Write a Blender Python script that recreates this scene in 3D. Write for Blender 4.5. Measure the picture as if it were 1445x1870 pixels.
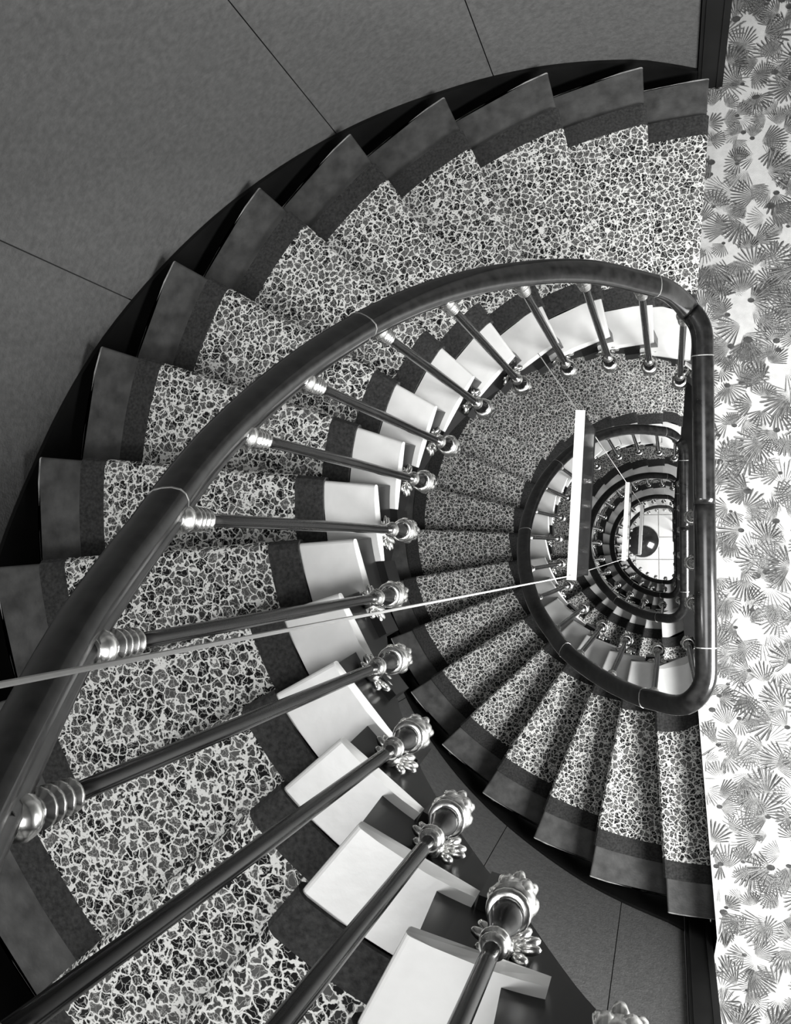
import bpy, bmesh, math, random
from mathutils import Vector, Matrix
random.seed(7)
C = bpy.context.scene.collection
for o in list(bpy.data.objects): bpy.data.objects.remove(o)

# ------------------------------------------------------------ camera, light, exposure
H_CAM = 3.4693
F_PX = 1679.7
BX = (0.95869287, -0.01000715, -0.28426719)     # world X, Y, Z axes written in camera (right, down, forward)
BY = (0.0, -0.99938094, 0.03518152)
BZ = (-0.28444327, -0.03372827, -0.95809938)
cam_d = bpy.data.cameras.new('camera')
cam_d.sensor_width = 36.0
cam_d.sensor_fit = 'AUTO'
cam_d.lens = F_PX / 1870.0 * 36.0
cam_d.clip_start = 0.02
cam = bpy.data.objects.new('camera', cam_d); C.objects.link(cam)
m3 = Matrix(((BX[0], -BX[1], -BX[2]), (BY[0], -BY[1], -BY[2]), (BZ[0], -BZ[1], -BZ[2])))
cam.matrix_world = Matrix.Translation((0, 0, H_CAM)) @ m3.to_4x4()
bpy.context.scene.camera = cam

w = bpy.data.worlds.new('world'); bpy.context.scene.world = w
w.use_nodes = True
w.node_tree.nodes['Background'].inputs[0].default_value = (1, 1, 1, 1)
w.node_tree.nodes['Background'].inputs[1].default_value = 0.04

def area(name, loc, target, sx, sy, watts):
    d = bpy.data.lights.new(name, 'AREA'); d.shape = 'RECTANGLE'; d.size = sx; d.size_y = sy; d.energy = watts
    o = bpy.data.objects.new(name, d); C.objects.link(o); o.location = loc
    o.rotation_euler = (Vector(target) - Vector(loc)).to_track_quat('-Z', 'Y').to_euler()
    return o
area('unseen_key_lamp', (-1.1, -0.85, 4.25), (-0.5, 0.3, 0.8), 0.5, 0.5, 40)  # unseen lamp added low over the stairs to darken the tread backs
area('roof_light', (0.3, -0.45, 6.6), (0.3, -0.45, 0), 1.5, 2.6, 95)
FLOOR_H = 3.135
for k, e in ((0, 175), (1, 170), (2, 60), (3, 60)):
    area('landing_lamp', (1.35, -0.75, 1.9 - k * FLOOR_H), (-0.1, -0.35, -0.3 - k * FLOOR_H), 1.2, 1.0, e)
area('lobby_lamp', (0.9, -0.6, -10.2), (-0.3, 0.0, -12.5), 0.8, 0.8, 110)
vs = bpy.context.scene.view_settings
vs.view_transform = 'Standard'; vs.look = 'None'; vs.gamma = 1.0; vs.use_curve_mapping = False
vs.exposure = 0.0

# ------------------------------------------------------------ materials
def new_mat(name):
    m = bpy.data.materials.new(name); m.use_nodes = True
    return m, m.node_tree.nodes, m.node_tree.links, m.node_tree.nodes['Principled BSDF']
def noise_mat(name, c0, c1, scale=8.0, rough=0.5, metal=0.0, coat=0.0, bump=0.0, detail=6.0, stretch=None, bscale=None, spec=0.5):
    m, n, l, b = new_mat(name)
    g = n.new('ShaderNodeNewGeometry'); mp = n.new('ShaderNodeMapping')
    if stretch: mp.inputs['Scale'].default_value = stretch
    l.new(g.outputs['Position'], mp.inputs['Vector'])
    t = n.new('ShaderNodeTexNoise'); t.inputs['Scale'].default_value = scale; t.inputs['Detail'].default_value = detail
    l.new(mp.outputs[0], t.inputs['Vector'])
    r = n.new('ShaderNodeValToRGB')
    r.color_ramp.elements[0].position = 0.3; r.color_ramp.elements[1].position = 0.7
    r.color_ramp.elements[0].color = (c0, c0, c0 * .98, 1); r.color_ramp.elements[1].color = (c1, c1, c1 * .98, 1)
    l.new(t.outputs[0], r.inputs[0]); l.new(r.outputs[0], b.inputs['Base Color'])
    b.inputs['Roughness'].default_value = rough; b.inputs['Metallic'].default_value = metal
    b.inputs['Specular IOR Level'].default_value = spec; b.inputs['Coat Weight'].default_value = coat; b.inputs['Coat Roughness'].default_value = 0.12
    if bump:
        t2 = n.new('ShaderNodeTexNoise'); t2.inputs['Scale'].default_value = bscale or scale * 6; t2.inputs['Detail'].default_value = 4
        l.new(mp.outputs[0], t2.inputs['Vector'])
        bp = n.new('ShaderNodeBump'); bp.inputs['Strength'].default_value = bump; bp.inputs['Distance'].default_value = 0.004
        l.new(t2.outputs[0], bp.inputs['Height']); l.new(bp.outputs[0], b.inputs['Normal'])
    return m
def leopard():
    m, n, l, b = new_mat('leopard_carpet')
    g = n.new('ShaderNodeNewGeometry')
    nz = n.new('ShaderNodeTexNoise'); nz.inputs['Scale'].default_value = 70; nz.inputs['Detail'].default_value = 2
    l.new(g.outputs['Position'], nz.inputs['Vector'])
    sub = n.new('ShaderNodeVectorMath'); sub.operation = 'MULTIPLY_ADD'
    sub.inputs[1].default_value = (0.020,) * 3
    l.new(nz.outputs['Color'], sub.inputs[0]); l.new(g.outputs['Position'], sub.inputs[2])
    def edge(scale, p0, p1, c):
        v = n.new('ShaderNodeTexVoronoi'); v.feature = 'DISTANCE_TO_EDGE'; v.inputs['Scale'].default_value = scale
        l.new(sub.outputs[0], v.inputs['Vector'])
        r = n.new('ShaderNodeValToRGB'); cr = r.color_ramp
        cr.elements[0].position = p0; cr.elements[0].color = (c, c, c * .97, 1)
        cr.elements[1].position = p1; cr.elements[1].color = (0.0, 0.0, 0.0, 1)
        l.new(v.outputs['Distance'], r.inputs[0]); return r
    ra = edge(50, 0.05, 0.095, 0.70); rf = edge(92, 0.018, 0.06, 0.36)
    r = n.new('ShaderNodeMix'); r.data_type = 'RGBA'; r.blend_type = 'LIGHTEN'; r.inputs[0].default_value = 1
    l.new(ra.outputs[0], r.inputs[6]); l.new(rf.outputs[0], r.inputs[7])
    v1 = n.new('ShaderNodeTexVoronoi'); v1.feature = 'F1'; v1.inputs['Scale'].default_value = 50
    l.new(sub.outputs[0], v1.inputs['Vector'])
    sep = n.new('ShaderNodeSeparateColor'); l.new(v1.outputs['Color'], sep.inputs[0])
    r2 = n.new('ShaderNodeValToRGB')
    r2.color_ramp.elements[0].position = 0.35; r2.color_ramp.elements[0].color = (0.012, 0.012, 0.012, 1)
    r2.color_ramp.elements[1].position = 0.9; r2.color_ramp.elements[1].color = (0.10, 0.10, 0.097, 1)
    l.new(sep.outputs[0], r2.inputs[0])
    mx = n.new('ShaderNodeMix'); mx.data_type = 'RGBA'; mx.blend_type = 'LIGHTEN'; mx.inputs[0].default_value = 1
    l.new(r.outputs[2], mx.inputs[6]); l.new(r2.outputs[0], mx.inputs[7]); l.new(mx.outputs[2], b.inputs['Base Color'])
    b.inputs['Roughness'].default_value = 0.95; b.inputs['Specular IOR Level'].default_value = 0.1
    t2 = n.new('ShaderNodeTexNoise'); t2.inputs['Scale'].default_value = 420
    l.new(g.outputs['Position'], t2.inputs['Vector'])
    bp = n.new('ShaderNodeBump'); bp.inputs['Strength'].default_value = 0.5; bp.inputs['Distance'].default_value = 0.003
    l.new(t2.outputs[0], bp.inputs['Height']); l.new(bp.outputs[0], b.inputs['Normal'])
    return m
M = {
    'dark_wood': noise_mat('dark_stained_wood', 0.040, 0.090, 22, 0.40, detail=10, bump=0.15),
    'light_wood': noise_mat('light_painted_wood', 0.56, 0.74, 7, 0.36, bump=0.12, detail=9),
    'highlight': noise_mat('pale_edge_highlight', 0.12, 0.42, 30, 0.5),  # highlight on the tread edges, put into the colour
    'riser': noise_mat('black_riser', 0.008, 0.014, 9, 0.6),
    'black': noise_mat('black_lacquer', 0.004, 0.008, 6, 0.45, spec=0.2),
    'string': noise_mat('dark_gloss_string', 0.005, 0.010, 10, 0.3, spec=0.25, bump=0.0),
    'border': noise_mat('dark_carpet_border', 0.010, 0.042, 130, 0.95, bump=0.5, bscale=420),
    'leopard': leopard(),
    'rail': noise_mat('dark_mahogany', 0.003, 0.018, 45, 0.3, coat=0.7, spec=0.15),
    'brass': noise_mat('polished_brass', 0.75, 0.92, 30, 0.24, metal=1.0),
    'rod': noise_mat('dark_iron_rod', 0.003, 0.008, 20, 0.2, coat=0.05, spec=0.3),
    'wall': noise_mat('grey_textured_wall', 0.060, 0.092, 60, 0.85, bump=0.5, bscale=150),
    'seam': noise_mat('dark_seam', 0.01, 0.015, 10, 0.8),
    'plaster': noise_mat('grey_plaster', 0.25, 0.32, 6, 0.9),
    'pale': noise_mat('pale_carpet', 0.42, 0.50, 40, 0.95, bump=0.3, bscale=400),
    'leaf_dark': noise_mat('leaf_print_dark', 0.02, 0.06, 60, 0.95),
    'leaf_mid': noise_mat('leaf_print_mid', 0.08, 0.17, 60, 0.95),
    'leaf_pale': noise_mat('leaf_print_pale', 0.18, 0.28, 60, 0.95),
    'white_metal': noise_mat('white_enamel', 0.80, 0.86, 12, 0.4),
    'steel': noise_mat('pale_steel', 0.55, 0.65, 40, 0.35, metal=0.8),
    'cable': noise_mat('pale_cable', 0.66, 0.74, 40, 0.5),
    'tile': noise_mat('pale_stone_tile', 0.62, 0.75, 3, 0.35),
    'grout': noise_mat('grey_grout', 0.2, 0.26, 20, 0.9),
    'tabletop': noise_mat('smoked_table_top', 0.012, 0.03, 6, 0.12, coat=0.8),
}
def glass():
    m, n, l, b = new_mat('mirror_glass')
    b.inputs['Base Color'].default_value = (0.42, 0.42, 0.42, 1); b.inputs['Metallic'].default_value = 0.9
    b.inputs['Roughness'].default_value = 0.06
    return m
M['glass'] = glass()
M['rail'].node_tree.nodes['Principled BSDF'].inputs['Coat IOR'].default_value = 1.7
M['rail'].node_tree.nodes['Principled BSDF'].inputs['Coat Roughness'].default_value = 0.16

# ------------------------------------------------------------ mesh helpers
def mesh_obj(name, verts, faces, mat, parent=None, smooth=False, base=(0, 0, 0)):
    me = bpy.data.meshes.new(name)
    bx, by, bz = base
    me.from_pydata([(v[0] - bx, v[1] - by, v[2] - bz) for v in verts], [], faces)
    bm = bmesh.new(); bm.from_mesh(me); bmesh.ops.recalc_face_normals(bm, faces=bm.faces); bm.to_mesh(me); bm.free()
    me.materials.append(M[mat])
    if smooth:
        for p in me.polygons: p.use_smooth = True
    o = bpy.data.objects.new(name, me); C.objects.link(o)
    if parent is not None: o.parent = parent
    return o
class MB:
    def __init__(s): s.v = []; s.f = []
    def add(s, v, f):
        k = len(s.v); s.v += [tuple(p) for p in v]; s.f += [tuple(i + k for i in q) for q in f]
    def box(s, x0, x1, y0, y1, z0, z1):
        s.add([(x, y, z) for z in (z0, z1) for y in (y0, y1) for x in (x0, x1)],
              [(0, 2, 3, 1), (4, 5, 7, 6), (0, 1, 5, 4), (2, 6, 7, 3), (0, 4, 6, 2), (1, 3, 7, 5)])
    def lathe(s, prof, n=14, mtx=None, cap=True):
        v = []; f = []
        for z, r in prof:
            for i in range(n):
                a = 2 * math.pi * i / n; p = Vector((r * math.cos(a), r * math.sin(a), z)); v.append(mtx @ p if mtx else p)
        for k in range(len(prof) - 1):
            for i in range(n):
                j = (i + 1) % n; f.append((k * n + i, k * n + j, (k + 1) * n + j, (k + 1) * n + i))
        if cap: f.append(tuple(range(n - 1, -1, -1))); f.append(tuple((len(prof) - 1) * n + i for i in range(n)))
        s.add(v, f)
    def blob(s, mtx, nu=8, nv=5):
        v = [mtx @ Vector((0, 0, -1))]; f = []
        for k in range(1, nv):
            t = -math.pi / 2 + math.pi * k / nv
            for i in range(nu):
                a = 2 * math.pi * i / nu; v.append(mtx @ Vector((math.cos(t) * math.cos(a), math.cos(t) * math.sin(a), math.sin(t))))
        v.append(mtx @ Vector((0, 0, 1))); top = len(v) - 1
        for i in range(nu):
            j = (i + 1) % nu; f.append((0, 1 + j, 1 + i))
            for k in range(nv - 2): f.append((1 + k * nu + i, 1 + k * nu + j, 1 + (k + 1) * nu + j, 1 + (k + 1) * nu + i))
            f.append((1 + (nv - 2) * nu + i, 1 + (nv - 2) * nu + j, top))
        s.add(v, f)
    def tube(s, pts, r, n=8):
        v = []; f = []; pts = [Vector(p) for p in pts]
        for k, p in enumerate(pts):
            t = (pts[min(k + 1, len(pts) - 1)] - pts[max(k - 1, 0)]).normalized()
            u = t.orthogonal().normalized() if k == 0 else (u - t * u.dot(t)).normalized()
            q = t.cross(u)
            for i in range(n):
                a = 2 * math.pi * i / n; v.append(p + (u * math.cos(a) + q * math.sin(a)) * (r[k] if isinstance(r, list) else r))
        for k in range(len(pts) - 1):
            for i in range(n):
                j = (i + 1) % n; f.append((k * n + i, k * n + j, (k + 1) * n + j, (k + 1) * n + i))
        f.append(tuple(range(n - 1, -1, -1))); f.append(tuple((len(pts) - 1) * n + i for i in range(n)))
        s.add(v, f)
    def grid(s, rows):
        nr = len(rows); nc = len(rows[0]); v = [p for r in rows for p in r]
        s.add(v, [(a * nc + b, a * nc + b + 1, (a + 1) * nc + b + 1, (a + 1) * nc + b) for a in range(nr - 1) for b in range(nc - 1)])
    def build(s, name, mat, parent=None, smooth=False, base=(0, 0, 0)): return mesh_obj(name, s.v, s.f, mat, parent, smooth, base)
def thing(name, label, cat, loc, group=None):
    o = bpy.data.objects.new(name, None); C.objects.link(o); o.location = loc
    o.empty_display_size = 0.2
    o['label'] = label; o['category'] = cat
    if group: o['group'] = group
    return o
def structure(o, label=None):
    o['kind'] = 'structure'
    if label: o['label'] = label
    return o

# ------------------------------------------------------------ plan of the well: inner D curve and outer wall curve
RISE = 0.165
XI, YI, RI, EI = -0.083, 0.101, 0.570, 0.975
XS, RC = 0.133, 0.150                      # straight side and its corner radius
XO, YO, RO, EO = 0.130, 0.1134, 1.497, 1.1157
def arc(cx, cy, r, a0, a1, n, e=1.0):
    return [(cx + r * e * math.cos(math.radians(a0 + (a1 - a0) * i / n)), cy + r * math.sin(math.radians(a0 + (a1 - a0) * i / n))) for i in range(n + 1)]
def inner_poly():
    # clockwise seen from above: straight side, bottom corner, bottom, left, top, top corner, straight side
    p = [(XS, YI)]
    p += arc(XS - RC, YI - RI + RC, RC, 0, -90, 12)
    p += arc(XI, YI, RI, 270, 90, 72, EI)
    p += arc(XS - RC, YI + RI - RC, RC, 90, 0, 12)
    p += [(XS, YI)]
    return p
def outer_poly():
    p = [(0.62, YO - RO)] + arc(XO, YO, RO, 270, 90, 96, EO) + [(0.62, YO + RO)]
    return p
class Curve:
    def __init__(s, pts):
        s.p = [Vector(q) for q in pts]; s.s = [0]
        for a, b in zip(s.p, s.p[1:]): s.s.append(s.s[-1] + (b - a).length)
        s.L = s.s[-1]
    def at(s, d, off=0.0):
        d = max(0, min(s.L, d)); k = 0
        lo, hi = 0, len(s.s) - 1
        while hi - lo > 1:
            mid = (lo + hi) // 2
            if s.s[mid] <= d: lo = mid
            else: hi = mid
        seg = s.s[hi] - s.s[lo]; t = (d - s.s[lo]) / seg if seg > 1e-9 else 0
        q = s.p[lo].lerp(s.p[hi], t)
        if off:
            n = s.normal(d); q = q + n * off
        return q
    def tangent(s, d):
        a = s.at(max(0, d - 0.012)); b = s.at(min(s.L, d + 0.012)); return (b - a).normalized()
    def normal(s, d):                       # away from the well (to the left of clockwise travel)
        t = s.tangent(d); return Vector((-t.y, t.x))
    def near(s, q):
        q = Vector(q); best = (9e9, 0)
        for k in range(len(s.p) - 1):
            a, b = s.p[k], s.p[k + 1]; ab = b - a
            if ab.length < 1e-9: continue
            t = max(0, min(1, (q - a).dot(ab) / ab.dot(ab))); d = (a + ab * t - q).length
            if d < best[0]: best = (d, s.s[k] + ab.length * t)
        return best[1]
IN = Curve(inner_poly()); OUT = Curve(outer_poly())

# nosing lines: level -> (inner end, outer end)
TA = {1: ((.1092, .6707), (.1512, 1.6104)), 2: ((-.0389, .6707), (-.0669, 1.5997)), 3: ((-.1717, .6635), (-.3643, 1.5432)),
      4: ((-.3155, .6185), (-.6717, 1.4263)), 5: ((-.4238, .5509), (-.9306, 1.2693)), 6: ((-.5106, .4644), (-1.1595, 1.0647)),
      7: ((-.5773, .3607), (-1.3473, .8115)), 8: ((-.6187, .2509), (-1.4712, .5382)), 9: ((-.6376, .1358), (-1.5354, .2234)),
      10: ((-.6314, .0115), (-1.5295, -.0538)), 11: ((-.6051, -.0934), (-1.4539, -.3610)), 12: ((-.5535, -.2014), (-1.3215, -.6270)),
      13: ((-.4821, -.2953), (-1.1344, -.8641)), 14: ((-.3968, -.3690), (-.9510, -1.0273)), 15: ((-.2844, -.4300), (-.6891, -1.1911)),
      16: ((-.175, -.457), (-.40, -1.305)), 17: ((-.095, -.468), (-.17, -1.365)), 18: ((.0, -.469), (.09, -1.38))}
TB = {-1: ((-.0567, -.4688), (-.0165, -1.3775)), -2: ((-.1478, -.4650), (-.3174, -1.3287)), -3: ((-.2424, -.4447), (-.5641, -1.2480)),
      -4: ((-.3501, -.3986), (-.8175, -1.1191)), -5: ((-.4228, -.3500), (-1.0449, -.9505)), -6: ((-.5139, -.2583), (-1.2442, -.7369)),
      -7: ((-.5720, -.1692), (-1.3980, -.4909)), -8: ((-.6146, -.0645), (-1.4994, -.2152)), -9: ((-.6362, .0488), (-1.5396, .0837)),
      -10: ((-.6358, .1587), (-1.5156, .3674)), -11: ((-.6107, .2794), (-1.4251, .6591)), -12: ((-.5616, .3902), (-1.2716, .9273)),
      -13: ((-.4849, .4942), (-1.0926, 1.1327)), -14: ((-.385, .583), (-.845, 1.328)), -15: ((-.2813, .6331), (-.5987, 1.4602)),
      -16: ((-.1640, .6645), (-.3188, 1.5550)), -17: ((-.0402, .6708), (-.0071, 1.6052)), -18: ((.1092, .6707), (.1512, 1.6104))}
LAND = ((.086, -.452), (.1503, -1.384))        # nosing of a landing above a descending flight
def table(k):
    """nosings of flight k (0 is the flight that rises from the top landing)."""
    if k == 0: return dict(TA)
    t = {j - 19 * (k - 1): v for j, v in TB.items()}
    t[-19 * (k - 1)] = LAND
    return t
NF = 5
TAB = [table(k) for k in range(NF)]
SI = [{j: IN.near(v[0]) for j, v in t.items()} for t in TAB]
SO = [{j: OUT.near(v[1]) for j, v in t.items()} for t in TAB]
# pitch level against distance along the inner curve for each turn (descending = growing s)
def knots(k):
    if k == 0:
        d = {j: SI[0][j] for j in range(1, 19)}
        d[19] = IN.near(LAND[0]); d[0] = IN.L + IN.near(LAND[0])
    else:
        d = dict(SI[k]); d[-19 * k] = IN.L + IN.near(LAND[0])
    return sorted((s, j) for j, s in d.items())
KN = [knots(k) for k in range(NF)]
def lev(k, s):
    kn = KN[k]
    if s < kn[0][0]:
        if k == 0: return kn[0][1]
        a = lev(k - 1, s + IN.L); return a
    for (s0, j0), (s1, j1) in zip(kn, kn[1:]):
        if s <= s1: return j0 + (j1 - j0) * (s - s0) / (s1 - s0)
    return kn[-1][1]
SHIFT = [0.0, 0.0, -0.02, -0.05, -0.05]                # lower storeys sit a little off the upper ones

def tread_pt(k, j, t, a):
    """plan point on tread j of flight k; t runs from nosing (0) to the riser behind (1); a = metres from the inner end
    (a >= 0) or from the outer end (a < 0, or -0.0001 for the end itself)."""
    n = j + 1
    if n in SI[k]: si1, so1 = SI[k][n], SO[k][n]
    else: si1, so1 = SI[k][j] - 0.1, SO[k][j] - 0.3
    back_i, back_o = 0.05, 0.045
    i = IN.at(SI[k][j] + (si1 - back_i - SI[k][j]) * t); o = OUT.at(SO[k][j] + (so1 - back_o - SO[k][j]) * t)
    d = (o - i); L = d.length; d.normalize()
    q = i + d * a if a >= 0 else o + d * a
    return Vector((q.x, q.y + SHIFT[k]))
def front_normal(k, j):
    a, b = TAB[k][j]; d = Vector((b[0] - a[0], b[1] - a[1])).normalized()
    n = Vector((d.y, -d.x))                       # right of inner->outer
    # descending direction = clockwise tangent of inner curve
    if n.dot(IN.tangent(SI[k][j])) < 0: n = -n
    return n
NT = 5
def slab(mb, k, j, a0, a1, na, z, th, r, back_drop=False):
    """a piece of tread between distances a0 and a1 with a rounded nosing."""
    n = front_normal(k, j)
    cols = []
    prof = [(1.0, -th), (0.0, -th)]
    for c in range(na + 1):
        f = c / na
        col = []
        def P(t):
            p0 = tread_pt(k, j, t, a0); p1 = tread_pt(k, j, t, a1); return p0.lerp(p1, f)
        b = P(1.0); col.append((b.x, b.y, z - th))
        p = P(0.0)
        m = max(2, int(r / 0.004))
        # underside to nosing, round nose, then top surface backwards
        rr = 0.007
        for zc, angs in ((z - th + rr, (-90, -45, 0)), (z - rr, (0, 30, 60, 90))):
            for dg in angs:
                an = math.radians(dg)
                col.append((p.x + n.x * (math.cos(an) * rr - rr), p.y + n.y * (math.cos(an) * rr - rr), zc + math.sin(an) * rr))
        for q in range(1, NT + 1):
            g = P(q / NT); col.append((g.x, g.y, z))
        cols.append(col)
    nr = len(cols[0])
    v = [p for col in cols for p in col]; f = []
    for c in range(na):
        for q in range(nr):
            q2 = (q + 1) % nr
            f.append((c * nr + q, c * nr + q2, (c + 1) * nr + q2, (c + 1) * nr + q))
    f.append(tuple(range(nr - 1, -1, -1))); f.append(tuple(na * nr + q for q in range(nr)))
    mb.add(v, f)
def carpet(mb, k, j, a0, a1, na, z, th=0.009, tn=0.024, down=True):
    """carpet strip lying on the tread, rolled over the nosing and down the riser."""
    n = front_normal(k, j); rows_top = []; rows_bot = []
    for c in range(na + 1):
        f = c / na
        def P(t):
            p0 = tread_pt(k, j, t, a0); p1 = tread_pt(k, j, t, a1); return p0.lerp(p1, f)
        top = []; bot = []
        for q in range(NT, 0, -1):
            g = P(q / NT); top.append((g.x, g.y, z + th)); bot.append((g.x, g.y, z + 0.0005))
        p = P(0.0); rr = tn / 2
        for q in range(0, 6):
            an = math.pi / 2 - math.pi * q / 5
            for R, lst in ((rr + th, top), (rr + 0.0005, bot)):
                lst.append((p.x + n.x * (math.cos(an) * R - rr), p.y + n.y * (math.cos(an) * R - rr), z - rr + math.sin(an) * R))
        rb = 0.046
        for zz in ((z - tn - th - 0.002, z - tn - th - 0.006)):
            top.append((p.x + n.x * (th - rb), p.y + n.y * (th - rb), zz)); bot.append((p.x - n.x * (rb - 0.0005), p.y - n.y * (rb - 0.0005), zz))
        rows_top.append(top); rows_bot.append(bot)
    nr = len(rows_top[0]); loops = [t + b[::-1] for t, b in zip(rows_top, rows_bot)]; m = len(loops[0])
    v = [p for l in loops for p in l]; f = []
    for c in range(na):
        for q in range(m):
            q2 = (q + 1) % m; f.append((c * m + q, c * m + q2, (c + 1) * m + q2, (c + 1) * m + q))
    for c in (0, na):
        for q in range(nr - 1): f.append((c * m + q, c * m + q + 1, c * m + m - 2 - q, c * m + m - 1 - q))
    mb.add(v, f)

A_IN, A_B1, A_OUT, A_B2 = 0.125, 0.195, -0.13, -0.20     # carpet edges: inner edge, inner border, outer edge, outer border
FL = ['uppermost flight of stairs, sweeping from the lower left corner up to the top right',
      'second flight of stairs, curving round the left of the well from bottom right',
      'third flight of stairs down, seen inside the second handrail loop',
      'fourth flight of stairs down, seen inside the third handrail loop',
      'lowest flight of stairs, deep in the well, ending on the pale lobby floor']
CL = ['leopard print runner with dark borders on the uppermost flight, nearest the camera',
      'leopard print runner with dark borders on the second flight, right of centre',
      'small leopard print runner on the third flight down, inside the second handrail loop',
      'tiny leopard print runner on the fourth flight down, inside the third handrail loop',
      'leopard print runner on the lowest flight, ending at the pale lobby floor']
def a_in(j):
    m = j % 19
    return 0.165 if m == 18 else 0.155 if m == 1 else 0.122
RANGES = [range(1, 17), range(-18, 0), range(-37, -19), range(-56, -38), range(-75, -57)]
for k in range(NF):
    zb = -k * FLOOR_H
    base = (-1.0, 0.2, zb)
    fl = thing('stair_flight', FL[k], 'staircase', base, 'flights of the winding staircase')
    cp = thing('stair_carpet', CL[k], 'carpet', base, 'carpet runners on the stairs')
    last = RANGES[k][-1]
    for j in RANGES[k]:
        z = j * RISE
        mb = MB(); ai = a_in(j); slab(mb, k, j, ai + 0.003, -0.0045, 3, z, 0.024, 0.012)
        td = mb.build('tread', 'dark_wood', fl, base=base)
        mb = MB(); slab(mb, k, j, -0.0043, -0.0001, 1, z, 0.024, 0.012); mb.build('edge_highlight', 'highlight', td, base=base)  # pale strip standing in for the highlight along the outer edge
        mb = MB(); slab(mb, k, j, 0.0, ai + 0.002, 2, z, 0.024, 0.012)
        t = mb.build('tread_end', 'light_wood', fl, base=base)
        # riser under this nosing
        n = front_normal(k, j); a = tread_pt(k, j, 0, 0.0); b = tread_pt(k, j, 0, -0.0001); d = (b - a).normalized()
        a = a + d * 0.012; b = b + d * 0.010
        mb = MB(); r0, r1 = 0.048, 0.064
        q = [a - n * r0, b - n * r0, b - n * r1, a - n * r1]
        mb.add([(p.x, p.y, zz) for zz in (z - RISE - 0.022, z - 0.024) for p in q], [(0, 1, 2, 3), (4, 5, 6, 7), (0, 1, 5, 4), (1, 2, 6, 5), (2, 3, 7, 6), (3, 0, 4, 7)])
        mb.build('riser', 'riser', fl, base=base)
        if True:
            mb = MB(); carpet(mb, k, j, ai + .07, A_B2, 6 if k < 2 else 3, z)
            s = mb.build('step_carpet', 'leopard', cp, base=base, smooth=False)
            mb = MB(); carpet(mb, k, j, ai, ai + .07, 1, z); mb.build('border', 'border', s, base=base)
            mb = MB(); carpet(mb, k, j, A_B2, A_OUT, 1, z); mb.build('border', 'border', s, base=base)
    # inner string: face under the tread ends, stepped on top, smooth below
    s0 = SI[0][18] if k == 0 else 0.0; s1 = IN.near((XS, YI + 0.35)) if False else SI[k][RANGES[k][0]]
    if k: s0 = IN.near(LAND[0])
    mb = MB(); N = 160; rows = []
    for i in range(N + 1):
        s = s0 + (s1 - s0) * i / N; L = lev(k, s)
        zt = math.floor(L + 1e-6) * RISE - 0.025
        # step down exactly at the nosing: floor level of the tread under this spot
        zl = L * RISE - 0.36
        o1 = IN.at(s, 0.014); o2 = IN.at(s, 0.044)
        o1.y += SHIFT[k]; o2.y += SHIFT[k]
        rows.append([(o1.x, o1.y, zl), (o1.x, o1.y, zt), (o2.x, o2.y, zt), (o2.x, o2.y, zl), (o1.x, o1.y, zl)])
    mb.grid(rows); mb.build('string_board', 'string', fl, base=base)
    # small dark block behind each tread end, where the baluster bracket is bolted
    for j in RANGES[k]:
        if j + 1 not in SI[k] or j > 14: continue
        s = SI[k][j + 1] - 0.052; z = j * RISE
        q = [IN.at(s, 0.032), IN.at(s - 0.05, 0.032), IN.at(s - 0.05, -0.004), IN.at(s, -0.004)]
        mb = MB(); mb.add([(p.x, p.y + SHIFT[k], zz) for zz in (z - 0.09, z - 0.002) for p in q], [(0, 1, 2, 3), (4, 5, 6, 7), (0, 1, 5, 4), (1, 2, 6, 5), (2, 3, 7, 6), (3, 0, 4, 7)])
        mb.build('string_block', 'string', fl, base=base)
    # soffit under the flight
    mb = MB(); rows = []
    so0 = SO[k][last] - (0.25 if k == 0 else 0); so1 = SO[k][RANGES[k][0]]
    for i in range(61):
        f = i / 60; s = s0 + (s1 - s0) * f; L = lev(k, s)
        # matching outer distance by level
        js = sorted(SO[k]); L2 = max(js[0], min(js[-1], L)); ja = int(math.floor(L2)); ja = max(js[0], min(js[-1] - 1, ja))
        u = SO[k][ja] + (SO[k][ja + 1] - SO[k][ja]) * (L2 - ja)
        a = IN.at(s, 0.044); b = OUT.at(u, 0.03)
        row = []
        for g in (0, .5, 1): p = a.lerp(b, g); row.append((p.x, p.y + SHIFT[k], L * RISE - 0.32))
        rows.append(row)
    mb.grid(rows); mb.build('soffit', 'plaster', fl, base=base)

# ------------------------------------------------------------ handrails and balusters
OFF = -0.045
def hr(k, s):                                 # height of the rail over the pitch line
    if k == 0:
        s_top = IN.near((.1092, .6707)); return 0.85 + (0.14 * max(0, min(1, (s - s_top) / (IN.L + IN.near(LAND[0]) - s_top))))
    return 0.99 if k == 1 else 0.93
def turn_k(s): return s
def rail_pt(k, s):
    """s measured in turn k, from the landing above flight k."""
    kk, ss = k, s
    z = lev(k, s) * RISE + hr(k, s)
    p = IN.at(s % IN.L if s != IN.L else IN.L, OFF)
    sh = SHIFT[k]
    return Vector((p.x, p.y + sh, z))
RAIL_PROF = [(-.027, .004), (-.0270, .014), (-.0225, .0215), (-.012, .0258), (0, .0268), (.012, .0258), (.0225, .0215), (.0270, .014), (.027, .004),
             (.0235, -.004), (.0185, -.0075), (.0195, -.013), (.016, -.019), (-.016, -.019), (-.0195, -.013), (-.0185, -.0075), (-.0235, -.004)]
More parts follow.
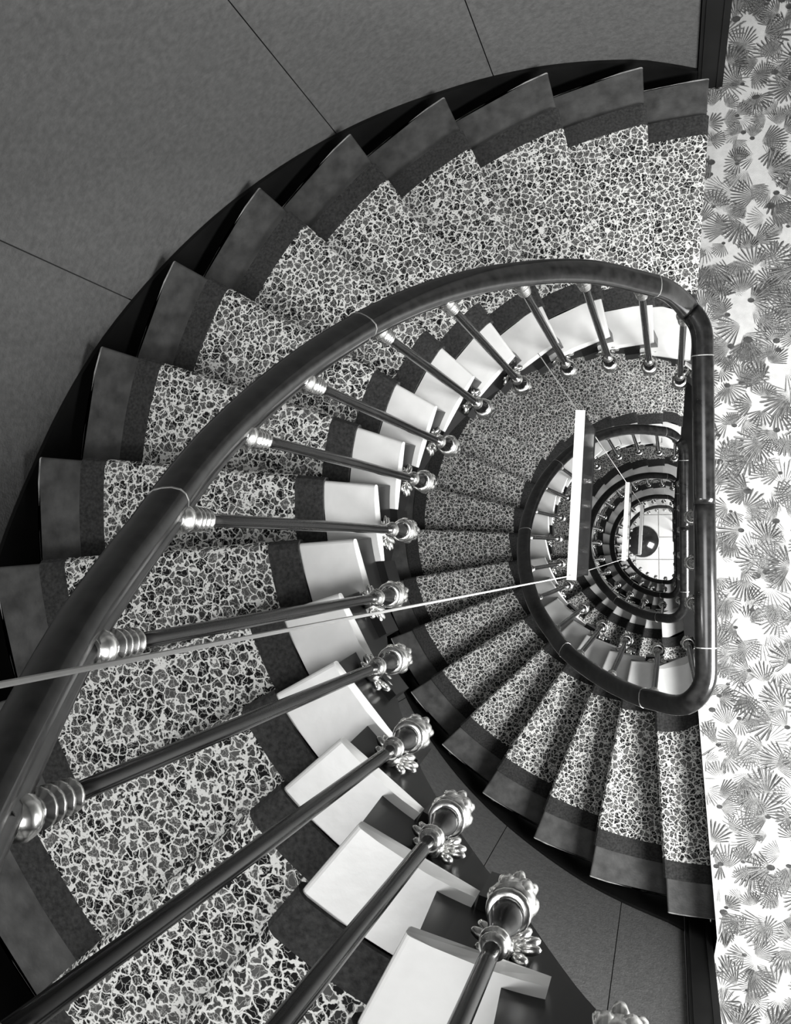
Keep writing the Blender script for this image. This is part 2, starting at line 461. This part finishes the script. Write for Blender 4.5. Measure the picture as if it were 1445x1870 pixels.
def sweep(mb, pts, prof, sc=1.0):
    rows = []
    for i, p in enumerate(pts):
        t = (pts[min(i + 1, len(pts) - 1)] - pts[max(i - 1, 0)]); t.normalize()
        side = Vector((-t.y, t.x, 0)).normalized(); up = side.cross(t); up = up if up.z > 0 else -up
        row = [tuple(p + side * (x * sc) + up * (y * sc)) for x, y in prof]; row.append(row[0]); rows.append(row)
    mb.grid(rows)
    k = len(mb.v)
    n = len(prof) + 1
    mb.f.append(tuple(k - n + i for i in range(n - 1))); mb.f.append(tuple(k - n * len(rows) + i for i in range(n - 2, -1, -1)))
# shared baluster meshes (local: +x points to the string board, z up, origin at knob centre)
def knob_mesh():
    mb = MB()
    mb.lathe([(-.046, .003), (-.042, .010), (-.032, .0195), (-.018, .0260), (-.002, .0275), (.008, .0255), (.012, .0225), (.013, .0205), (.016, .0225),
              (.018, .0255), (.021, .0265), (.024, .0255), (.026, .0225), (.0265, .0175)], 18)
    for i in range(6):
        a = 2 * math.pi * (i + .5) / 6
        mt = Matrix.Rotation(a, 4, 'Z') @ Matrix.Translation((.0225, 0, -.008)) @ Matrix.Rotation(-.15, 4, 'Y') @ Matrix.Diagonal((.0078, .0105, .017, 1))
        mb.blob(mt, 9, 6)
        mt = Matrix.Rotation(a + .52, 4, 'Z') @ Matrix.Translation((.0165, 0, -.030)) @ Matrix.Rotation(-.6, 4, 'Y') @ Matrix.Diagonal((.0075, .009, .015, 1))
        mb.blob(mt, 8, 5)
    return mb
def foot_collar_mesh():
    mb = MB(); mb.lathe([(.098, .0105), (.100, .0150), (.104, .0172), (.108, .0165), (.110, .0140), (.113, .0150), (.117, .0150), (.120, .0120), (.123, .0095)], 16); return mb
def neck_mesh():
    mb = MB(); mb.lathe([(.026, .0175), (.034, .0190), (.046, .0190), (.060, .0165), (.076, .0125), (.088, .0110), (.099, .0118)], 16); return mb
def bracket_mesh():
    mb = MB()
    mb.tube([(.012, 0, .046), (.026, 0, .048), (.042, 0, .034), (.052, 0, .012), (.058, 0, -.004)], [.0085, .009, .0085, .009, .010], 8)
    for i in range(7):
        a = math.radians(-84 + 28 * i); ln = .040 - .0035 * abs(i - 3)
        for q, (dd, wd) in enumerate(((.50, .0085), (.95, .0075))):
            mt = Matrix.Translation((.055 - .006 * q, math.sin(a) * ln * dd, -.006 - math.cos(a) * ln * dd * 1.25)) @ Matrix.Rotation(a, 4, 'X') @ Matrix.Rotation(.25, 4, 'Y') @ Matrix.Diagonal((.0075, wd, .0150, 1))
            mb.blob(mt, 8, 5)
    mb.blob(Matrix.Translation((.051, 0, -.004)) @ Matrix.Diagonal((.010, .014, .013, 1)))
    for sgn in (-1, 1):
        mb.blob(Matrix.Translation((.052, sgn * .022, .014)) @ Matrix.Diagonal((.007, .010, .009, 1)))
    return mb
def collar_mesh():
    mb = MB()                                  # local z = 0 at the underside of the rail
    prof = [(-.090, .0095)]
    for c in (-.084, -.071, -.058, -.046):
        r = .0155 + .002 * ((c + .084) / .038)
        prof += [(c - .0045, .0115), (c - .002, r), (c + .002, r), (c + .0045, .0115)]
    prof += [(-.036, .012), (-.030, .0185), (-.022, .0205), (-.014, .0185), (-.008, .013), (0, .017)]
    mb.lathe(prof, 14); return mb
def mesh_of(mb, name, mat, smooth=True):
    o = mb.build(name, mat, None, smooth); me = o.data; bpy.data.objects.remove(o); return me
ME_KNOB = mesh_of(knob_mesh(), 'foot_knob', 'brass'); ME_NECK = mesh_of(neck_mesh(), 'neck', 'rod')
ME_FCL = mesh_of(foot_collar_mesh(), 'foot_collar', 'brass'); ME_BRK = mesh_of(bracket_mesh(), 'bracket', 'brass'); ME_COL = mesh_of(collar_mesh(), 'top_collar', 'brass')
SHAFT = {}
def shaft_mesh(hh):
    key = round(hh, 2)
    if key not in SHAFT:
        mb = MB(); mb.lathe([(.118, .0088), (.16, .0095), (hh * .5, .0102), (hh - .12, .0092), (hh - .02, .0088)], 12)
        SHAFT[key] = mesh_of(mb, 'baluster', 'rod')
    return SHAFT[key], key
def link(name, me, parent, loc=(0, 0, 0), rz=0.0):
    o = bpy.data.objects.new(name, me); C.objects.link(o); o.parent = parent; o.location = loc; o.rotation_euler = (0, 0, rz); return o
BANG = [75.4, 87.3, 101, 115.2, 131.6, 146, 161.2, 174.3, 188.7, 204.4, 217.5, 232.6, 246.2, 259.7, 274.3, 288.0]
def s_of_angle(a):
    a = math.radians(a); best = None
    # point of the offset curve seen from the centre of the half round
    for i in range(0, 1200):
        s = IN.L * i / 1200; p = IN.at(s, OFF); d = (math.atan2(p.y - YI, p.x - XI) - a + math.pi) % (2 * math.pi) - math.pi
        if best is None or abs(d) < best[0]: best = (abs(d), s)
    return best[1]
BS = [s_of_angle(a) for a in BANG]
ST = [IN.near((XS, y)) for y in (-.22, -.06, .10, .26, .42)]
ST = [s if s > 0.0 else 0.0 for s in ST]
RL = ['uppermost dark wooden handrail with brass knobbed balusters, sweeping round the left of the well',
      'second handrail loop down with its balusters, right of centre inside the first',
      'third handrail loop down with its balusters, small and close inside the second',
      'fourth handrail loop down, around the bright opening to the lobby floor',
      'lowest short handrail run, ending on the pale lobby floor']
for k in range(NF):
    base = (-0.3, 0.1, -k * FLOOR_H)
    rb = thing('banister', RL[k], 'banister', base, 'banister loops round the well')
    pts = []
    if k == 0:
        s_a, s_b = SI[0][18], IN.L - 1e-4
        ss = [s_a + (s_b - s_a) * i / 150 for i in range(151)]
        pts = [rail_pt(0, s) for s in ss]
    else:
        s_b = IN.L - 1e-4
        ss = [IN.L * i / 170 for i in range(170)] + [s_b]
        for s in ss:
            if s < IN.near(LAND[0]):
                # still on the landing above: blend the level of the flight above
                p = rail_pt(k - 1, s + IN.L - 0.0); q = IN.at(s, OFF); f = s / IN.near(LAND[0])
                z = lev(k - 1, IN.L + s) * RISE + hr(k - 1, IN.L + s) * (1 - f) + hr(k, IN.near(LAND[0])) * f
                sh = SHIFT[k - 1] * (1 - f) + SHIFT[k] * f
                pts.append(Vector((q.x, q.y + sh, z)))
            else: pts.append(rail_pt(k, s))
    mb = MB(); sweep(mb, pts, RAIL_PROF); mb.build('handrail', 'rail', rb, True, base)
    # thin pale joint lines in the rail
    def at_frac(s):
        i = min(range(len(ss)), key=lambda q: abs(ss[q] - s)); return i
    for sj in ([IN.near((-.66, .05)), IN.near((-.56, .40)), IN.near((-.03, .67)), IN.near((XS, .48))] if k < 2 else [IN.near((-.03, .67)), IN.near((XS, .48))]) + ([IN.near((XS, -.25)), IN.near((-.06, -.469)), IN.near((-.35, -.40))] if k else []):
        i = at_frac(sj)
        if i < 1 or i > len(pts) - 2: continue
        t = (pts[i + 1] - pts[i - 1]).normalized()
        mb = MB(); sweep(mb, [pts[i] - t * .0012, pts[i] + t * .0012], RAIL_PROF, 1.02); mb.build('joint_line', 'steel', rb, False, base)
    # balusters
    spots = [(s, k) for s in BS if not (k == 0 and s < SI[0][17] - .09)]
    if k: spots += [(s, k) for s in ST]
    for s, kk in spots:
        kq, sq = k, s
        onland = k > 0 and s < IN.near(LAND[0])
        if onland: L = lev(k - 1, IN.L + s); f = s / IN.near(LAND[0])
        else: L = lev(k, s)
        p = IN.at(s, OFF - 0.004)
        i = at_frac(s); zr = pts[i].z - 0.019
        straight = abs(p.x - (XS + OFF - 0.004)) < 0.002
        zb = L * RISE - 0.215
        nrm = IN.normal(s)
        sh = pts[i].y - IN.at(s, OFF).y
        rz = math.atan2(nrm.y, nrm.x)
        me, key = shaft_mesh(zr - zb)
        o = link('baluster', me, rb, (p.x - base[0], p.y + sh - base[1], zb - base[2]), rz)
        link('foot_knob', ME_KNOB, o); link('neck', ME_NECK, o); link('foot_collar', ME_FCL, o); link('bracket', ME_BRK, o); link('top_collar', ME_COL, o, (0, 0, key))

# ------------------------------------------------------------ landings
def plate(mb, poly, z0, z1):
    n = len(poly); v = [(x, y, z) for z in (z0, z1) for x, y in poly]
    f = [tuple(range(n - 1, -1, -1)), tuple(range(n, 2 * n))] + [(i, (i + 1) % n, n + (i + 1) % n, n + i) for i in range(n)]
    mb.add(v, f)
def landing_poly():
    p = [(.1503, -1.384), LAND[0]]
    s = IN.near(LAND[0])
    for i in range(1, 9): q = IN.at(s - s * i / 8 if s * (1 - i / 8) > 0 else 0.0); p.append((q.x, q.y))
    for y in (.2, .3, .40): p.append((XS, y))
    for a in range(10, 70, 12): p.append((XS - RC + RC * math.cos(math.radians(a)), YI + RI - RC + RC * math.sin(math.radians(a))))
    p += [(.075, .70), (.118, 1.62), (.118, 1.74), (.205, 1.74), (.205, 2.6), (2.4, 2.6), (2.4, -2.4), (.139, -2.4), (.139, -1.45)]
    return p
LP = landing_poly()
for k in range(4):
    z = -k * FLOOR_H
    mb = MB(); plate(mb, [(x, y + SHIFT[k]) for x, y in LP], z - 0.30, z - 0.008)
    structure(mb.build('floor', 'string', None, base=(1.2, 0.1, z)))
    bpy.context.scene.collection.objects[-1].location = (1.2, 0.1, z)
mb = MB(); plate(mb, LP, -0.008, 0.0)
lc = thing('landing_carpet', 'pale landing carpet printed with dark palm leaves, right of the straight handrail', 'carpet', (1.2, 0.1, 0))
mb.build('pile', 'pale', lc, base=(1.2, 0.1, 0))
# printed palm fans, three tones, flat on the pile
def inside(x, y):
    ins = False; n = len(LP)
    for i in range(n):
        x1, y1 = LP[i]; x2, y2 = LP[(i + 1) % n]
        if (y1 > y) != (y2 > y) and x < (x2 - x1) * (y - y1) / (y2 - y1) + x1: ins = not ins
    return ins
def leaf_poly(mb, pts):
    if all(inside(x, y) for x, y, z in pts): mb.add(pts, [tuple(range(len(pts)))])
def fan(lst, cx, cy, rot, R, zl):
    kind = random.random(); spread = random.uniform(1.5, 2.7); n = random.randint(9, 14)
    stripe = lst['leaf_dark'] if kind < .75 else lst['leaf_mid']
    under = lst[random.choice(('leaf_mid', 'leaf_pale', 'leaf_pale'))] if kind < .7 else None
    def tip(f): return R * (1 - .22 * abs(2 * f - 1) ** 2)
    for i in range(n):
        f0, f1 = i / n, (i + 1) / n; fm = (f0 + f1) / 2
        a0, a1, am = (rot - spread / 2 + spread * f for f in (f0, f1, fm)); r = tip(fm) * random.uniform(.86, 1.05)
        P = lambda a, q, dz=0: (cx + q * math.cos(a), cy + q * math.sin(a), zl + dz)
        if under is not None: leaf_poly(under, [P(am, .04 * R), P(a0 * .6 + am * .4, r * .6), P(am * .6 + a0 * .4, r * .93), P(am, r), P(am * .6 + a1 * .4, r * .93), P(a1 * .6 + am * .4, r * .6)])
        g = random.uniform(.3, .6)
        leaf_poly(stripe, [P(am, .12 * R, .0001), P(am + (a1 - am) * g, r * .5, .0001), P(am + (a1 - am) * g, r * .88, .0001), P(am, r * .99, .0001), P(am - (a1 - am) * g * .3, r * .6, .0001)])
    if kind < .3:
        m = 8; rr = R * random.uniform(.10, .17)
        leaf_poly(lst['leaf_dark'], [(cx + rr * math.cos(6.283 * i / m), cy + rr * .75 * math.sin(6.283 * i / m), zl + .0002) for i in range(m)])
lst = {t: MB() for t in ('leaf_dark', 'leaf_mid', 'leaf_pale')}
q = 0; y = -2.35
while y < 2.55:
    x = 0.08
    while x < 1.0:
        cx, cy = x + random.uniform(-.025, .025), y + random.uniform(-.025, .025)
        if inside(cx, cy):
            fan(lst, cx, cy, random.uniform(0, 6.28), random.uniform(.05, .10), 0.0006 + 0.0003 * (q % 13)); q += 1
        x += .052
    y += .052
for t in lst:
    o = lst[t].build('leaf_print', t, lc, base=(1.2, 0.1, 0)); o['kind'] = 'stuff'

# ------------------------------------------------------------ curved wall with its panels, baseboards and corner casings
WOFF = 0.055
ZT, ZB = 5.0, -12.54
s_top = OUT.near((.115, 1.6104)); s_bot = OUT.near((.045, -1.38))
mb = MB(); rows = []
for i in range(81):
    s = s_bot + (s_top - s_bot) * i / 80; a = OUT.at(s, WOFF + 0.012); b = OUT.at(s, WOFF + 0.15)
    rows.append([(a.x, a.y, ZB), (a.x, a.y, ZT), (b.x, b.y, ZT), (b.x, b.y, ZB), (a.x, a.y, ZB)])
mb.grid(rows); wl = structure(mb.build('wall_left', 'seam', None, base=(-1.6, .1, ZB))); wl.location = (-1.6, .1, ZB)
def s_out_angle(a):
    a = math.radians(a); d = Vector((math.cos(a), math.sin(a))); o = Vector((XO, YO))
    best = min(range(0, 2001), key=lambda i: abs((math.atan2((OUT.at(OUT.L * i / 2000) - o).y, (OUT.at(OUT.L * i / 2000) - o).x) - a + math.pi) % (2 * math.pi) - math.pi))
    return OUT.L * best / 2000
SEAMS = [s_bot] + [s_out_angle(a) for a in (258, 238.5, 212, 186, 160, 133.8, 115.2)] + [s_top]
for a, b in zip(SEAMS, SEAMS[1:]):
    mb = MB(); rows = []; a2, b2 = a + .0015, b - .0015
    for i in range(13):
        s = a2 + (b2 - a2) * i / 12; p = OUT.at(s, WOFF); q = OUT.at(s, WOFF + .011)
        rows.append([(p.x, p.y, ZB), (p.x, p.y, ZT), (q.x, q.y, ZT), (q.x, q.y, ZB), (p.x, p.y, ZB)])
    mb.grid(rows); mb.build('wall_panel', 'wall', wl, base=(-1.6, .1, ZB))
for k in range(NF):
    js = sorted(SO[k], reverse=True); mb = MB(); rows = []
    sa = SO[k][js[0]] - (.3 if k == 0 else 0); sa = max(sa, s_bot); sb = s_top
    for i in range(91):
        s = sa + (sb - sa) * i / 90
        # level on the outer curve
        L = js[0] + (SO[k][js[0]] - s) / .3 if s < SO[k][js[0]] else None
        if L is None:
            L = js[-1]
            for j in js[:-1]:
                if SO[k][j] <= s <= SO[k][j - 1]: L = j - (s - SO[k][j]) / (SO[k][j - 1] - SO[k][j]); break
        zt = L * RISE - 0.055; zl = L * RISE - 0.42
        p = OUT.at(s, WOFF - .012); q = OUT.at(s, WOFF - .001)
        rows.append([(p.x, p.y + SHIFT[k] * 0, zl), (p.x, p.y, zt), (q.x, q.y, zt), (q.x, q.y, zl), (p.x, p.y, zl)])
    mb.grid(rows); o = structure(mb.build('baseboard_left', 'black', None, base=(-1.5, .1, -k * FLOOR_H))); o.location = (-1.5, .1, -k * FLOOR_H)
def casing(name, x0, x1, y0, y1, side):
    mb = MB(); mb.box(x0, x1, y0, y1, ZB, ZT)
    yy = (y0 - .006, y0) if side > 0 else (y1, y1 + .006)
    mb.box(x0 + .012, x0 + .02, yy[0], yy[1], ZB, ZT); mb.box(x1 - .022, x1 - .014, yy[0], yy[1], ZB, ZT)
    o = structure(mb.build(name, 'black', None, base=(x0, y0, ZB))); o.location = (x0, y0, ZB)
casing('trim_1', .116, .203, 1.652, 1.735, 1)
casing('trim_2', .046, .137, -1.50, -1.42, -1)
# landing room shell
mb = MB(); mb.box(2.4, 2.5, -2.4, 2.6, ZB, 2.9); o = structure(mb.build('wall_right', 'plaster', None, base=(2.4, 0, ZB))); o.location = (2.4, 0, ZB)
mb = MB(); mb.box(.205, 2.4, 2.6, 2.7, ZB, 2.9); o = structure(mb.build('wall_back', 'plaster', None, base=(1, 2.6, ZB))); o.location = (1, 2.6, ZB)
mb = MB(); mb.box(.139, 2.4, -2.5, -2.4, ZB, 2.9); o = structure(mb.build('wall_front', 'plaster', None, base=(1, -2.5, ZB))); o.location = (1, -2.5, ZB)

# ------------------------------------------------------------ lobby floor at the bottom of the well
mb = MB(); mb.box(-1.65, 2.4, -2.4, 2.6, ZB - .1, ZB - .004); lf = structure(mb.build('floor', 'grout', None, base=(0, 0, ZB))); lf.location = (0, 0, ZB)
TW = .375
for ix in range(-4, 4):
    for iy in range(-4, 5):
        x0, y0 = -.16 + ix * TW, -.25 + iy * TW
        if x0 < -1.5 or x0 + TW > 1.3: continue
        mb = MB(); g = .004; e = .006
        lo = [(x0 + g, y0 + g), (x0 + TW - g, y0 + g), (x0 + TW - g, y0 + TW - g), (x0 + g, y0 + TW - g)]
        hi = [(x0 + g + e, y0 + g + e), (x0 + TW - g - e, y0 + g + e), (x0 + TW - g - e, y0 + TW - g - e), (x0 + g + e, y0 + TW - g - e)]
        v = [(x, y, ZB - .004) for x, y in lo] + [(x, y, ZB + .006) for x, y in hi]
        mb.add(v, [(0, 3, 2, 1), (4, 5, 6, 7)] + [(i, (i + 1) % 4, 4 + (i + 1) % 4, 4 + i) for i in range(4)])
        mb.build('tile', 'tile', lf, base=(0, 0, ZB))
tb = thing('lobby_table', 'small round dark table on the pale tiles at the bottom of the well', 'table', (-.40, .05, ZB + .006))
mb = MB(); mb.lathe([(.715, .235), (.72, .25), (.735, .255), (.745, .25)], 40); mb.build('tabletop', 'tabletop', tb, True)
mb = MB(); mb.lathe([(.716, .256), (.722, .263), (.738, .263), (.744, .256), (.738, .252), (.722, .252)], 40, cap=False); mb.build('rim', 'steel', tb, True)
mb = MB(); mb.lathe([(0, .15), (.015, .15), (.03, .04), (.10, .025), (.60, .025), (.70, .06), (.715, .08)], 20); mb.build('pedestal', 'black', tb, True)

# ------------------------------------------------------------ slender lamps hung in the well, one above another
PL = ['topmost slim white lamp bar hung in the well over the second handrail',
      'middle slim white lamp bar hung in the well, half hidden in the third handrail loop',
      'lowest slim lamp bar hung in the well above the round table']
P0, P1 = Vector((-.235, .366)), Vector((-.262, -.088))
for k in range(3):
    zt = .85 - k * FLOOR_H; dp = .40
    mid = (P0 + P1) / 2; base = (mid.x, mid.y, zt)
    lm = thing('hanging_lamp', PL[k], 'lamp', base, 'lamp bars hung in the well')
    d = (P1 - P0).normalized(); n = Vector((-d.y, d.x)); n = n if n.x > 0 else -n
    a, b = P0 - d * .012, P1 + d * .012
    def bar(mbx, o0, o1, z0, z1, aa=a, bb=b):
        q = [aa + n * o0, bb + n * o0, bb + n * o1, aa + n * o1]
        mbx.add([(p.x, p.y, z) for z in (z0, z1) for p in q], [(0, 1, 2, 3), (4, 5, 6, 7), (0, 1, 5, 4), (1, 2, 6, 5), (2, 3, 7, 6), (3, 0, 4, 7)])
    mb = MB(); bar(mb, -.013, .013, zt - .012, zt); mb.build('top_bar', 'white_metal', lm, base=base)
    mb = MB(); bar(mb, .003, .011, zt - dp, zt - .012, a + d * .006, b - d * .006); mb.build('glass_panel', 'glass', lm, base=base)
    mb = MB(); bar(mb, -.011, -.003, zt - dp, zt - .012, a + d * .006, b - d * .006); mb.build('glass_panel', 'glass', lm, base=base)
    mb = MB(); bar(mb, -.013, .013, zt - dp - .010, zt - dp); mb.build('bottom_bar', 'black', lm, base=base)
    zup = .85 - (k - 1) * FLOOR_H - dp if k else 4.9
    for w_, q in enumerate((P0, P1)):
        mb = MB()
        if k == 0 and w_ == 0: mb.tube([(q.x, q.y, zt - .004), (-.372, .577, .70)], .0016, 6)
        elif k == 0: mb.tube([(q.x, q.y, zt - .004), (-.287, -.039, 4.9)], .0016, 6)
        else: mb.tube([(q.x, q.y, zt - .004), (q.x, q.y, zup - .012)], .0016, 6)
        mb.build('cable', 'cable', lm, base=base)
